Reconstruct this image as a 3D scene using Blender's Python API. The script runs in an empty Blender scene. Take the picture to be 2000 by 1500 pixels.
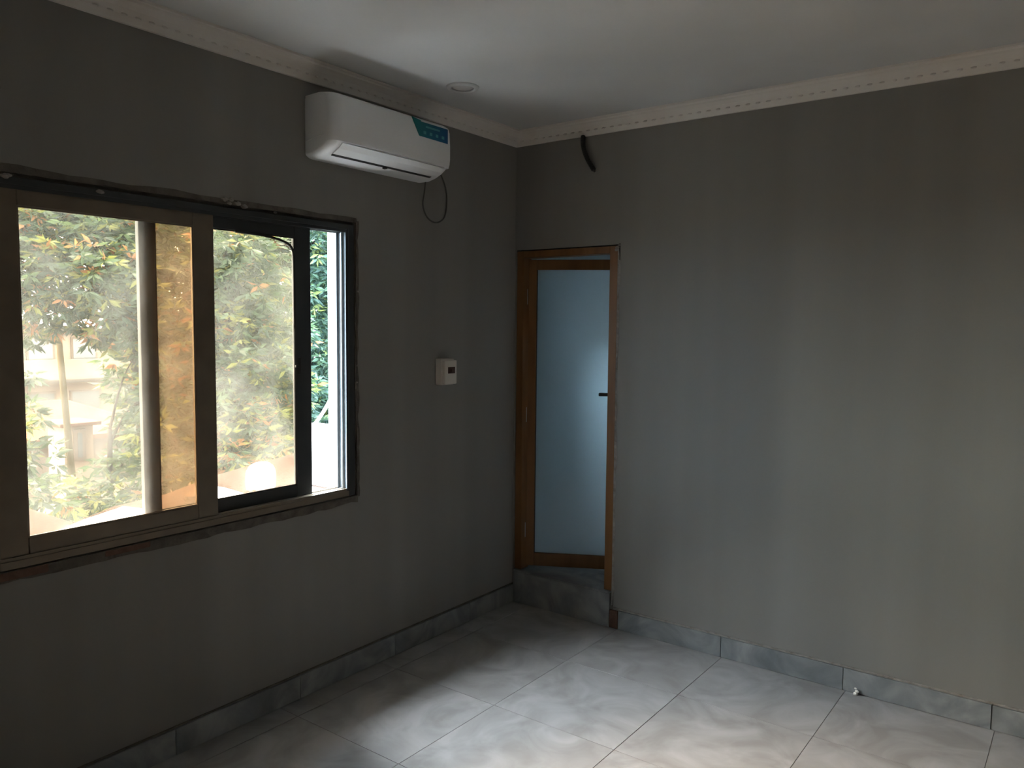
import bpy, bmesh, math, random
import numpy as np
from mathutils import Vector, Matrix

random.seed(7)
SC = bpy.context.scene
COL = SC.collection

# ------------------------------------------------------------------ camera
yaw, pitch, roll = math.radians(-36.664), math.radians(-4.196), math.radians(0.529)
fw = Vector((math.sin(yaw) * math.cos(pitch), math.cos(yaw) * math.cos(pitch), math.sin(pitch)))
rt = Vector((math.cos(yaw), -math.sin(yaw), 0))
up = rt.cross(fw)
r2 = math.cos(roll) * rt + math.sin(roll) * up
u2 = -math.sin(roll) * rt + math.cos(roll) * up
cam = bpy.data.cameras.new('camera')
cam.sensor_width = 36
cam.lens = 36 * 1538.87 / 2000
cam.clip_start = 0.05
cam.clip_end = 300
camo = bpy.data.objects.new('camera', cam)
COL.objects.link(camo)
M = Matrix((r2, u2, -fw)).transposed().to_4x4()
M.translation = (2.834, -3.830, 1.694)
camo.matrix_world = M
SC.camera = camo

# ------------------------------------------------------------------ world, sun, exposure
world = bpy.data.worlds.new('hazy_sky')
SC.world = world
world.use_nodes = True
bg = world.node_tree.nodes['Background']
bg.inputs[0].default_value = (0.60, 0.82, 1.0, 1)
bg.inputs[1].default_value = 2.6
sun = bpy.data.lights.new('sun', 'SUN')
sun.energy = 6.8
sun.angle = math.radians(56)      # veiled by bright haze
sun.color = (0.96, 0.98, 1.0)
suno = bpy.data.objects.new('sun', sun)
COL.objects.link(suno)
suno.location = (-8, -14, 16)
suno.rotation_euler = Vector((-0.50, -0.24, 0.79)).to_track_quat('Z', 'Y').to_euler()
vs = SC.view_settings
vs.view_transform = 'Standard'
vs.look = 'None'
vs.exposure = 4.1
vs.gamma = 1
vs.use_curve_mapping = False
SC.cycles.max_bounces = 14
SC.cycles.diffuse_bounces = 8
SC.cycles.transparent_max_bounces = 24

# ------------------------------------------------------------------ materials
def mat(name, color, rough=0.6, metal=0.0, spec=0.4, noise=None, bump=None, stretch=(1, 1, 1), coord='Object'):
    """noise = (colour b, scale, detail, contrast lo, hi); bump = (scale, strength)"""
    m = bpy.data.materials.new(name)
    m.use_nodes = True
    nt = m.node_tree
    b = nt.nodes['Principled BSDF']
    b.inputs['Base Color'].default_value = (*color, 1)
    b.inputs['Roughness'].default_value = rough
    b.inputs['Metallic'].default_value = metal
    b.inputs['Specular IOR Level'].default_value = spec
    if noise or bump:
        tc = nt.nodes.new('ShaderNodeTexCoord')
        mp = nt.nodes.new('ShaderNodeMapping')
        mp.inputs['Scale'].default_value = stretch
        if coord == 'World':
            ge = nt.nodes.new('ShaderNodeNewGeometry')
            nt.links.new(ge.outputs['Position'], mp.inputs['Vector'])
        else:
            nt.links.new(tc.outputs[coord], mp.inputs['Vector'])
    if noise:
        cb, sc_, det, lo, hi = noise
        n = nt.nodes.new('ShaderNodeTexNoise')
        n.inputs['Scale'].default_value = sc_
        n.inputs['Detail'].default_value = det
        rp = nt.nodes.new('ShaderNodeValToRGB')
        rp.color_ramp.elements[0].position = lo
        rp.color_ramp.elements[1].position = hi
        rp.color_ramp.elements[0].color = (*color, 1)
        rp.color_ramp.elements[1].color = (*cb, 1)
        nt.links.new(mp.outputs[0], n.inputs['Vector'])
        nt.links.new(n.outputs['Fac'], rp.inputs[0])
        nt.links.new(rp.outputs[0], b.inputs['Base Color'])
    if bump:
        n2 = nt.nodes.new('ShaderNodeTexNoise')
        n2.inputs['Scale'].default_value = bump[0]
        n2.inputs['Detail'].default_value = 4
        bp = nt.nodes.new('ShaderNodeBump')
        bp.inputs['Strength'].default_value = bump[1]
        bp.inputs['Distance'].default_value = 0.01
        nt.links.new(mp.outputs[0], n2.inputs['Vector'])
        nt.links.new(n2.outputs['Fac'], bp.inputs['Height'])
        nt.links.new(bp.outputs[0], b.inputs['Normal'])
    return m


MT = {}
MATTE = 0.04
MT['wall'] = mat('grey_wall_paint', (0.240, 0.235, 0.221), 0.75, noise=((0.268, 0.263, 0.248), 1.0, 2, 0.38, 0.62),
                 bump=(26, 0.06), stretch=(3.4, 3.4, 0.08), coord='World')
MT['bathwall'] = mat('pale_blue_bath_tile', (0.38, 0.43, 0.45), 0.3, noise=((0.43, 0.475, 0.49), 3, 2, 0.4, 0.6))
MT['ceiling'] = mat('white_ceiling_paint', (0.605, 0.62, 0.63), 0.8, noise=((0.64, 0.655, 0.665), 2.5, 2, 0.4, 0.6))
MT['crown'] = mat('gypsum_cornice', (0.76, 0.73, 0.70), 0.7, noise=((0.72, 0.66, 0.61), 3, 3, 0.5, 0.75))
MT['plaster'] = mat('rough_mortar', (0.16, 0.145, 0.125), 0.95, noise=((0.09, 0.08, 0.07), 18, 5, 0.35, 0.7), bump=(45, 0.9))
MT['plaster_light'] = mat('chipped_plaster', (0.34, 0.32, 0.30), 0.9, noise=((0.22, 0.2, 0.18), 25, 4, 0.4, 0.7), bump=(60, 0.7))
MT['brick'] = mat('red_brick', (0.17, 0.095, 0.07), 0.9, noise=((0.12, 0.07, 0.055), 30, 4, 0.4, 0.7), bump=(60, 0.6))
MT['bronze'] = mat('bronze_aluminium', (0.17, 0.14, 0.105), 0.42, 0.25, noise=((0.21, 0.175, 0.13), 9, 3, 0.4, 0.75))
MT['dark_alu'] = mat('dark_bronze_aluminium', (0.050, 0.056, 0.060), 0.5, 0.08, spec=0.25, noise=((0.066, 0.07, 0.072), 8, 3, 0.4, 0.75))
MT['silver'] = mat('bare_aluminium', (0.55, 0.54, 0.52), 0.35, 0.8)
MT['gasket'] = mat('black_rubber', (0.018, 0.018, 0.018), 0.6)
MT['wood'] = mat('orange_brown_door_aluminium', (0.22, 0.105, 0.038), 0.45, noise=((0.16, 0.07, 0.024), 2.2, 3, 0.4, 0.7), stretch=(6, 6, 0.8))
MT['black'] = mat('black_plastic', (0.022, 0.022, 0.023), 0.4)
MT['steel'] = mat('brushed_steel', (0.45, 0.47, 0.5), 0.3, 0.9)
MT['ac_white'] = mat('white_abs_plastic', (0.88, 0.90, 0.92), 0.35)
MT['ac_flap'] = mat('white_flap_plastic', (0.88, 0.90, 0.92), 0.3)
MT['ac_dark'] = mat('dark_outlet', (0.03, 0.03, 0.032), 0.6)
MT['box_white'] = mat('ivory_plastic', (0.70, 0.66, 0.61), 0.45)
MT['smoke'] = mat('smoked_brown_window', (0.085, 0.045, 0.038), 0.2)
MT['cable'] = mat('grey_cable', (0.085, 0.082, 0.078), 0.55)
MT['lightring'] = mat('white_downlight_ring', (0.58, 0.58, 0.58), 0.5)
MT['lens'] = mat('frosted_downlight_lens', (0.50, 0.48, 0.47), 0.35)
MT['ext_wall'] = mat('white_exterior_render', (0.80, 0.78, 0.75), 0.85, spec=MATTE, noise=((0.72, 0.69, 0.65), 5, 3, 0.4, 0.7))
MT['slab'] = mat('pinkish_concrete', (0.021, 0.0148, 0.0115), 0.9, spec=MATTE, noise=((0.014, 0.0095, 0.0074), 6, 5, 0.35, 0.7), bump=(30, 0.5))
MT['paper'] = mat('white_paper', (0.86, 0.85, 0.80), 0.8)
MT['jug'] = mat('white_hdpe', (0.88, 0.87, 0.85), 0.4)
MT['board'] = mat('weathered_board', (0.035, 0.027, 0.021), 0.85, spec=MATTE, noise=((0.024, 0.019, 0.014), 4, 4, 0.4, 0.7), stretch=(1, 8, 1))
MT['pole'] = mat('weathered_pole', (0.034, 0.028, 0.015), 0.8, spec=MATTE, noise=((0.026, 0.021, 0.012), 4, 3, 0.4, 0.7), stretch=(8, 8, 1))
MT['bark'] = mat('tree_bark', (0.016, 0.013, 0.01), 0.9, spec=MATTE, noise=((0.024, 0.019, 0.015), 8, 4, 0.4, 0.7), bump=(14, 0.8), stretch=(4, 4, 1))
MT['ground'] = mat('dusty_ground', (0.07, 0.058, 0.048), 0.95, spec=MATTE, noise=((0.042, 0.039, 0.03), 0.6, 5, 0.4, 0.65), coord='World')
MT['h_wall'] = mat('pale_pink_render', (0.15, 0.12, 0.10), 0.9, spec=MATTE, noise=((0.125, 0.098, 0.08), 0.7, 3, 0.4, 0.7))
MT['h_wall2'] = mat('cream_render', (0.09, 0.072, 0.06), 0.9, spec=MATTE, noise=((0.075, 0.06, 0.05), 0.7, 3, 0.4, 0.7))
MT['h_roof'] = mat('terracotta_roof', (0.07, 0.036, 0.024), 0.85, spec=MATTE, noise=((0.055, 0.028, 0.019), 2, 3, 0.4, 0.7))
MT['h_slab'] = mat('grey_slab', (0.045, 0.038, 0.033), 0.9, spec=MATTE)
MT['h_glass'] = mat('dark_house_glass', (0.06, 0.065, 0.07), 0.15)
MT['white_rope'] = mat('white_nylon_rope', (0.85, 0.85, 0.85), 0.7)


def tile_mat(name, a, b, c, rough):
    m = bpy.data.materials.new(name)
    m.use_nodes = True
    nt = m.node_tree
    bs = nt.nodes['Principled BSDF']
    bs.inputs['Roughness'].default_value = rough
    bs.inputs['Specular IOR Level'].default_value = 0.45
    tc = nt.nodes.new('ShaderNodeTexCoord')
    oi = nt.nodes.new('ShaderNodeObjectInfo')
    ml = nt.nodes.new('ShaderNodeMath'); ml.operation = 'MULTIPLY'; ml.inputs[1].default_value = 37.0
    nt.links.new(oi.outputs['Random'], ml.inputs[0])
    cx = nt.nodes.new('ShaderNodeCombineXYZ')
    for k in range(3):
        nt.links.new(ml.outputs[0], cx.inputs[k])
    va = nt.nodes.new('ShaderNodeVectorMath'); va.operation = 'ADD'
    nt.links.new(tc.outputs['Object'], va.inputs[0]); nt.links.new(cx.outputs[0], va.inputs[1])
    n1 = nt.nodes.new('ShaderNodeTexNoise')
    n1.inputs['Scale'].default_value = 3.2; n1.inputs['Detail'].default_value = 6; n1.inputs['Distortion'].default_value = 2.2
    nt.links.new(va.outputs[0], n1.inputs['Vector'])
    rp = nt.nodes.new('ShaderNodeValToRGB')
    e = rp.color_ramp.elements
    e[0].position = 0.33; e[0].color = (*a, 1)
    e[1].position = 0.66; e[1].color = (*c, 1)
    em = e.new(0.5); em.color = (*b, 1)
    nt.links.new(n1.outputs['Fac'], rp.inputs[0])
    nt.links.new(rp.outputs[0], bs.inputs['Base Color'])
    return m


MT['tile'] = tile_mat('grey_marbled_floor_tile', (0.275, 0.275, 0.27), (0.335, 0.34, 0.34), (0.40, 0.405, 0.41), 0.42)
MT['skirt'] = tile_mat('blue_grey_marbled_skirting', (0.17, 0.185, 0.195), (0.25, 0.27, 0.28), (0.35, 0.365, 0.37), 0.4)
MT['grout'] = mat('grey_grout', (0.25, 0.24, 0.23), 0.95)


def glass_mat(name, tint, dust, dust_lo, dust_hi, dust_max):
    """tinted sheet glass carrying a film of dust"""
    m = bpy.data.materials.new(name)
    m.use_nodes = True
    nt = m.node_tree
    nt.nodes.clear()
    out = nt.nodes.new('ShaderNodeOutputMaterial')
    tr = nt.nodes.new('ShaderNodeBsdfTransparent'); tr.inputs[0].default_value = (*tint, 1)
    gl = nt.nodes.new('ShaderNodeBsdfGlossy'); gl.inputs['Roughness'].default_value = 0.03
    fr = nt.nodes.new('ShaderNodeFresnel'); fr.inputs[0].default_value = 1.35
    mx = nt.nodes.new('ShaderNodeMixShader')
    nt.links.new(fr.outputs[0], mx.inputs[0]); nt.links.new(tr.outputs[0], mx.inputs[1]); nt.links.new(gl.outputs[0], mx.inputs[2])
    tl = nt.nodes.new('ShaderNodeBsdfTranslucent'); tl.inputs[0].default_value = (*dust, 1)
    df = nt.nodes.new('ShaderNodeBsdfDiffuse'); df.inputs[0].default_value = (*dust, 1)
    md = nt.nodes.new('ShaderNodeMixShader'); md.inputs[0].default_value = 0.35
    nt.links.new(tl.outputs[0], md.inputs[1]); nt.links.new(df.outputs[0], md.inputs[2])
    tc = nt.nodes.new('ShaderNodeTexCoord')
    n = nt.nodes.new('ShaderNodeTexNoise'); n.inputs['Scale'].default_value = 3.5
    n.inputs['Detail'].default_value = 5; n.inputs['Distortion'].default_value = 1.0
    nt.links.new(tc.outputs['Object'], n.inputs['Vector'])
    mr = nt.nodes.new('ShaderNodeMapRange')
    mr.inputs['From Min'].default_value = 0.3; mr.inputs['From Max'].default_value = 0.7
    mr.inputs['To Min'].default_value = dust_lo; mr.inputs['To Max'].default_value = dust_max
    nt.links.new(n.outputs['Fac'], mr.inputs['Value'])
    m2 = nt.nodes.new('ShaderNodeMixShader')
    nt.links.new(mr.outputs[0], m2.inputs[0]); nt.links.new(mx.outputs[0], m2.inputs[1]); nt.links.new(md.outputs[0], m2.inputs[2])
    nt.links.new(m2.outputs[0], out.inputs[0])
    return m


MT['pane'] = glass_mat('dusty_bronze_glass', (0.79, 0.66, 0.53), (0.85, 0.82, 0.76), 0.006, 0.2, 0.038)


def frosted():
    m = bpy.data.materials.new('frosted_door_glass')
    m.use_nodes = True
    nt = m.node_tree
    nt.nodes.clear()
    out = nt.nodes.new('ShaderNodeOutputMaterial')
    tl = nt.nodes.new('ShaderNodeBsdfTranslucent'); tl.inputs[0].default_value = (0.74, 0.80, 0.82, 1)
    rf = nt.nodes.new('ShaderNodeBsdfRefraction'); rf.inputs[0].default_value = (0.78, 0.88, 0.92, 1)
    rf.inputs['Roughness'].default_value = 0.8; rf.inputs['IOR'].default_value = 1.15
    mx = nt.nodes.new('ShaderNodeMixShader'); mx.inputs[0].default_value = 0.10
    nt.links.new(tl.outputs[0], mx.inputs[1]); nt.links.new(rf.outputs[0], mx.inputs[2])
    gl = nt.nodes.new('ShaderNodeBsdfGlossy'); gl.inputs['Roughness'].default_value = 0.25
    m2 = nt.nodes.new('ShaderNodeMixShader'); m2.inputs[0].default_value = 0.05
    nt.links.new(mx.outputs[0], m2.inputs[1]); nt.links.new(gl.outputs[0], m2.inputs[2])
    nt.links.new(m2.outputs[0], out.inputs[0])
    return m


MT['frost'] = frosted()


def leaf_mat(name, c, t):
    m = bpy.data.materials.new(name)
    m.use_nodes = True
    nt = m.node_tree
    nt.nodes.clear()
    out = nt.nodes.new('ShaderNodeOutputMaterial')
    d = nt.nodes.new('ShaderNodeBsdfPrincipled'); d.inputs['Base Color'].default_value = (*c, 1); d.inputs['Roughness'].default_value = 0.5; d.inputs['Specular IOR Level'].default_value = 0.12
    tl = nt.nodes.new('ShaderNodeBsdfTranslucent'); tl.inputs[0].default_value = (*t, 1)
    mx = nt.nodes.new('ShaderNodeMixShader'); mx.inputs[0].default_value = 0.35
    nt.links.new(d.outputs[0], mx.inputs[1]); nt.links.new(tl.outputs[0], mx.inputs[2])
    nt.links.new(mx.outputs[0], out.inputs[0])
    return m


LEAF = [leaf_mat('dark_green_leaf', (0.0205, 0.0342, 0.0269), (0.0342, 0.0580, 0.0239)),
        leaf_mat('mid_green_leaf', (0.0342, 0.0547, 0.0382), (0.0547, 0.0888, 0.0336)),
        leaf_mat('yellow_green_leaf', (0.0819, 0.0922, 0.0308), (0.1161, 0.1365, 0.0342)),
        leaf_mat('orange_young_leaf', (0.1365, 0.0717, 0.0342), (0.1708, 0.0819, 0.0273))]

# ------------------------------------------------------------------ geometry helpers
WLOC = {}


def empty(name, loc, parent=None):
    o = bpy.data.objects.new(name, None)
    o.empty_display_size = 0.05
    COL.objects.link(o)
    loc = Vector(loc)
    WLOC[o] = loc
    if parent:
        o.parent = parent
        o.location = loc - WLOC[parent]
    else:
        o.location = loc
    return o


def tag(o, label=None, cat=None, group=None, kind=None):
    for k, v in (('label', label), ('category', cat), ('group', group), ('kind', kind)):
        if v:
            o[k] = v
    return o


def link(name, me, parent=None, center=None):
    """mesh given in world coordinates about `center`"""
    o = bpy.data.objects.new(name, me)
    COL.objects.link(o)
    WLOC[o] = Vector(center)
    if parent:
        o.parent = parent
        o.location = Vector(center) - WLOC[parent]
    else:
        o.location = center
    return o


def from_bm(name, bm, m, parent=None, smooth=False, base=False):
    vs_ = [v.co for v in bm.verts]
    lo = Vector([min(v[k] for v in vs_) for k in range(3)])
    hi = Vector([max(v[k] for v in vs_) for k in range(3)])
    c = (lo + hi) / 2
    if base:
        c.z = lo.z
    for v in bm.verts:
        v.co -= c
    bmesh.ops.recalc_face_normals(bm, faces=bm.faces)
    me = bpy.data.meshes.new(name)
    bm.to_mesh(me)
    bm.free()
    ms = m if isinstance(m, (list, tuple)) else [m]
    for x in ms:
        me.materials.append(MT[x] if isinstance(x, str) else x)
    if smooth:
        for p in me.polygons:
            p.use_smooth = True
    return link(name, me, parent, c)


def bx(bm, x0, x1, y0, y1, z0, z1, bev=0.0, seg=2):
    cs = [(x, y, z) for x in (x0, x1) for y in (y0, y1) for z in (z0, z1)]
    v = [bm.verts.new(c) for c in cs]
    fs = [bm.faces.new([v[i] for i in f]) for f in ((0, 1, 3, 2), (4, 6, 7, 5), (0, 4, 5, 1), (2, 3, 7, 6), (0, 2, 6, 4), (1, 5, 7, 3))]
    if bev > 0:
        es = list({e for f in fs for e in f.edges})
        bmesh.ops.bevel(bm, geom=es, offset=bev, segments=seg, affect='EDGES', profile=0.5)


def boxo(name, b, m, parent=None, bev=0.0, seg=2, base=False):
    bm = bmesh.new()
    bx(bm, *b, bev=bev, seg=seg)
    return from_bm(name, bm, m, parent, base=base)


def tube(bm, pts, rad, n=10, caps=True):
    pts = [Vector(p) for p in pts]
    rr = rad if isinstance(rad, (list, tuple)) else [rad] * len(pts)
    rings = []
    prev = None
    for i, p in enumerate(pts):
        t = (pts[min(i + 1, len(pts) - 1)] - pts[max(i - 1, 0)]).normalized()
        if prev is None:
            a = t.cross(Vector((0, 0, 1)))
            if a.length < 0.05:
                a = t.cross(Vector((1, 0, 0)))
        else:
            a = prev - t * prev.dot(t)
        a.normalize()
        prev = a
        b = t.cross(a)
        rings.append([bm.verts.new(p + (a * math.cos(2 * math.pi * k / n) + b * math.sin(2 * math.pi * k / n)) * rr[i]) for k in range(n)])
    for i in range(len(rings) - 1):
        for k in range(n):
            bm.faces.new([rings[i][k], rings[i][(k + 1) % n], rings[i + 1][(k + 1) % n], rings[i + 1][k]])
    if caps:
        bm.faces.new(rings[0][::-1])
        bm.faces.new(rings[-1])


def spline(pts, n=8):
    pts = [Vector(p) for p in pts]
    out = []
    for i in range(len(pts) - 1):
        p0, p1, p2, p3 = pts[max(i - 1, 0)], pts[i], pts[i + 1], pts[min(i + 2, len(pts) - 1)]
        for k in range(n):
            t = k / n
            out.append(0.5 * ((2 * p1) + (p2 - p0) * t + (2 * p0 - 5 * p1 + 4 * p2 - p3) * t * t + (3 * p1 - p0 - 3 * p2 + p3) * t ** 3))
    out.append(pts[-1])
    return out


def prism(bm, poly, z0, z1):
    a = [bm.verts.new((x, y, z0)) for x, y in poly]
    b = [bm.verts.new((x, y, z1)) for x, y in poly]
    bm.faces.new(a[::-1]); bm.faces.new(b)
    n = len(poly)
    for i in range(n):
        bm.faces.new([a[i], a[(i + 1) % n], b[(i + 1) % n], b[i]])


def lathe(bm, prof, c, n=24, axis='z'):
    rings = []
    for r, h in prof:
        ring = []
        for k in range(n):
            t = 2 * math.pi * k / n
            ring.append(bm.verts.new((c[0] + r * math.cos(t), c[1] + r * math.sin(t), c[2] + h)))
        rings.append(ring)
    for i in range(len(rings) - 1):
        for k in range(n):
            bm.faces.new([rings[i][k], rings[i][(k + 1) % n], rings[i + 1][(k + 1) % n], rings[i + 1][k]])
    bm.faces.new(rings[0][::-1]); bm.faces.new(rings[-1])


# ------------------------------------------------------------------ room shell
RX, RY = 3.45, -4.45          # far walls of the room (behind the camera)
HC, HZ = 2.75, 2.825          # cornice foot, ceiling
EW = -0.16                    # outer face of the window wall
WY0, WY1, WZ0, WZ1 = -2.87, -1.262, 0.868, 2.180      # rough hole of the window
DX0, DX1, DZ1 = 0.012, 0.705, 2.145                   # rough hole of the door
BY = 0.14                     # bathroom side of the back wall
STEP = 0.205

bm = bmesh.new()
bx(bm, EW, 0, RY - 0.15, WY0, -0.1, 2.95)
bx(bm, EW, 0, WY1, 0.0, -0.1, 2.95)
bx(bm, EW, 0, WY0, WY1, -0.1, WZ0 - 0.021)
bx(bm, -0.079, 0, WY0, WY1, WZ0 - 0.021, WZ0)
bx(bm, EW, 0, WY0, WY1, WZ1, 2.95)
wall_left = tag(from_bm('wall_left', bm, ['wall', 'ext_wall']), 'grey painted wall with the sliding window', kind='structure')
for p in wall_left.data.polygons:
    if p.normal.x < -0.9 or (abs(p.normal.x) < 0.1 and abs((p.center + wall_left.location).x + 0.08) < 0.01):
        p.material_index = 1

bm = bmesh.new()
bx(bm, EW, DX0, 0.0, BY, -0.1, 2.95)
bx(bm, DX0, DX1, 0.004, BY, -0.1, -0.001)
bx(bm, DX1, RX + 0.15, 0.0, BY, -0.1, 2.95)
bx(bm, DX0, DX1, 0.0, BY, DZ1, 2.95)
wall_back = tag(from_bm('wall_back', bm, 'wall'), 'grey painted wall with the narrow bathroom door', kind='structure')
tag(boxo('wall_right', (RX, RX + 0.15, RY - 0.15, 0.0, -0.1, 2.95), 'wall'), kind='structure')
tag(boxo('wall_front', (0.0, RX, RY - 0.15, RY, -0.1, 2.95), 'wall'), kind='structure')
tag(boxo('ceiling', (EW, RX + 0.15, RY - 0.15, 2.05, HZ, HZ + 0.12), 'ceiling'), kind='structure')

floor = tag(boxo('floor', (0.0, RX, RY, 0.0035, -0.1, -0.0025), 'grout'), 'floor of large grey marbled tiles', kind='structure')
xs = [0.004, 0.13, 0.74, 1.352, 1.958, 2.56, 3.16, RX - 0.004]
ys = [-0.004, -0.53, -1.13, -1.73, -2.33, -2.93, -3.53, -4.13, RY + 0.004]
meshes = {}
for i in range(len(xs) - 1):
    for j in range(len(ys) - 1):
        w, d = xs[i + 1] - xs[i] - 0.0022, ys[j] - ys[j + 1] - 0.0022
        key = (round(w, 3), round(d, 3))
        if key not in meshes:
            b_ = bmesh.new()
            bx(b_, -w / 2, w / 2, -d / 2, d / 2, -0.001, 0.001, bev=0.0006, seg=1)
            me = bpy.data.meshes.new('tile'); b_.to_mesh(me); b_.free(); me.materials.append(MT['tile'])
            meshes[key] = me
        link('tile', meshes[key], floor, ((xs[i] + xs[i + 1]) / 2, (ys[j] + ys[j + 1]) / 2, -0.001 + random.uniform(-0.0004, 0)))


def skirting(name, label, axis, cuts, h=0.108, t=0.011):
    root = empty(name, (0, 0, 0))
    tag(root, label, kind='structure')
    for a, b in zip(cuts[:-1], cuts[1:]):
        lo, hi = min(a, b) + 0.0015, max(a, b) - 0.0015
        bb = (lo, hi, -t, -0.0005, 0.001, h) if axis == 'x' else (0.0005, t, lo, hi, 0.001, h)
        if axis == 'x' and lo < 0.0:
            continue
        boxo('skirting_tile', bb, 'skirt', root, bev=0.0015, seg=1)
    return root


sk_b = skirting('baseboard_back', 'blue grey marbled skirting tiles along the door wall', 'x', [0.745, 1.347, 1.946, 2.546, 3.146, RX])
boxo('plaster_lip', (0.72, RX, -0.007, -0.0005, 0.109, 0.120), 'plaster_light', sk_b, bev=0.003)
sk_l = skirting('baseboard_left', 'blue grey marbled skirting tiles below the window', 'y', [-0.0, -0.42, -1.02, -1.62, -2.22, -2.82, -3.42, -4.02, RY])
boxo('plaster_lip', (0.0005, 0.006, RY, -0.001, 0.109, 0.118), 'plaster', sk_l, bev=0.0025)

# ---- cornices: a coved gypsum moulding with a row of small ovals
prof = [(0.0, HC), (0.014, HC), (0.018, HC + 0.008), (0.024, HC + 0.024), (0.040, HC + 0.042), (0.060, HC + 0.052),
        (0.074, HC + 0.057), (0.078, HC + 0.063), (0.085, HC + 0.066), (0.085, HZ), (0.0, HZ)]


def cornice(name, label, axis, a, b, side=1):
    """profile swept along a wall; mitred at both ends"""
    bm = bmesh.new()
    r0, r1 = [], []
    for d, z in prof:
        if axis == 'y':       # along the left wall (x = d) or, side = -1, the right wall
            X = d if side > 0 else RX - d
            r0.append(bm.verts.new((X, a - d, z))); r1.append(bm.verts.new((X, b + d, z)))
        else:
            Y = -d if side > 0 else RY + d
            r0.append(bm.verts.new((a + d, Y, z))); r1.append(bm.verts.new((b - d, Y, z)))
    n = len(prof)
    for i in range(n):
        bm.faces.new([r0[i], r0[(i + 1) % n], r1[(i + 1) % n], r1[i]])
    bm.faces.new(r0); bm.faces.new(r1[::-1])
    return tag(from_bm(name, bm, 'crown'), label, kind='structure')


E_ = 0.0004
tr_l = cornice('trim_1', 'white gypsum cornice above the window', 'y', -E_, RY + E_)
tr_b = cornice('trim_2', 'white gypsum cornice above the bathroom door', 'x', E_, RX - E_)
cornice('trim_3', 'white gypsum cornice behind the viewer', 'x', E_, RX - E_, -1)
cornice('trim_4', 'white gypsum cornice on the far right wall', 'y', -E_, RY + E_, -1)
bmo = bmesh.new()
bmesh.ops.create_icosphere(bmo, subdivisions=1, radius=1.0)
for v in bmo.verts:
    v.co = Vector((v.co.x * 0.013, v.co.y * 0.0035, v.co.z * 0.014))
me_o = bpy.data.meshes.new('ornament'); bmo.to_mesh(me_o); bmo.free(); me_o.materials.append(MT['crown'])
for p in me_o.polygons:
    p.use_smooth = True
k = 0.06
while k < 2.75:
    o = link('ornament', me_o, tr_b, (k, -0.026, HC + 0.027)); o.rotation_euler = (math.radians(-38), 0, 0)
    k += 0.05
k = 0.06
while k < 2.75:
    o = link('ornament', me_o, tr_l, (0.026, -k, HC + 0.027)); o.rotation_euler = (math.radians(-38), 0, math.radians(90))
    k += 0.05

# ------------------------------------------------------------------ window
win = tag(empty('window_1', (-0.035, -2.06, 0.88)), 'two-sash sliding window in dark bronze aluminium, right end left open', kind='structure')
FY0, FY1, FZ0, FZ1 = -2.845, -1.275, 0.878, 2.160      # outer frame
GY0, GY1, GZ0, GZ1 = -2.805, -1.312, 0.905, 2.136      # inside of the frame
fr = empty('outer_frame', (-0.04, -2.06, FZ0), win)
for nm, b in (('jamb', (-0.078, -0.002, FY0, GY0, FZ0, FZ1)), ('jamb', (-0.078, -0.002, GY1, FY1, FZ0, FZ1)),
              ('head', (-0.078, -0.002, GY0, GY1, GZ1, FZ1)), ('sill_track', (-0.078, -0.002, GY0, GY1, FZ0, GZ0))):
    boxo(nm, b, 'dark_alu' if nm != 'sill_track' else 'bronze', fr, bev=0.002)
# track ribs between the two sash runs
for x in (-0.008, -0.040, -0.072):
    boxo('track_rib', (x - 0.002, x + 0.002, GY1 - 0.012, GY1, GZ0, GZ1), 'silver' if x == -0.040 else 'dark_alu', fr)
    boxo('track_rib', (x - 0.002, x + 0.002, GY0, GY1 - 0.013, GZ0, GZ0 + 0.011), 'silver' if x == -0.040 else 'bronze', fr)


for x in (-0.008, -0.040, -0.072):
    boxo('track_rib', (x - 0.002, x + 0.002, GY0, GY1 - 0.013, GZ1 - 0.014, GZ1), 'dark_alu', fr)
# plastered outer reveal
for b in ((EW, -0.079, FY1 - 0.026, WY1 - 0.0005, FZ0 - 0.004, FZ1 + 0.004), (EW, -0.079, WY0 + 0.0005, FY0 + 0.026, FZ0 - 0.004, FZ1 + 0.004),
          (EW, -0.079, WY0 + 0.0005, WY1 - 0.0005, FZ1 + 0.0045, WZ1 - 0.0005)):
    boxo('outer_reveal', b, 'ext_wall', wall_left)
boxo('outer_bounce_sill', (EW - 0.19, -0.079, WY0 + 0.001, WY1 - 0.001, WZ0 - 0.02, FZ0 - 0.0045), 'ext_wall', wall_left, bev=0.003)  # sill made white and widened out of view to bounce light onto the ceiling


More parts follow.
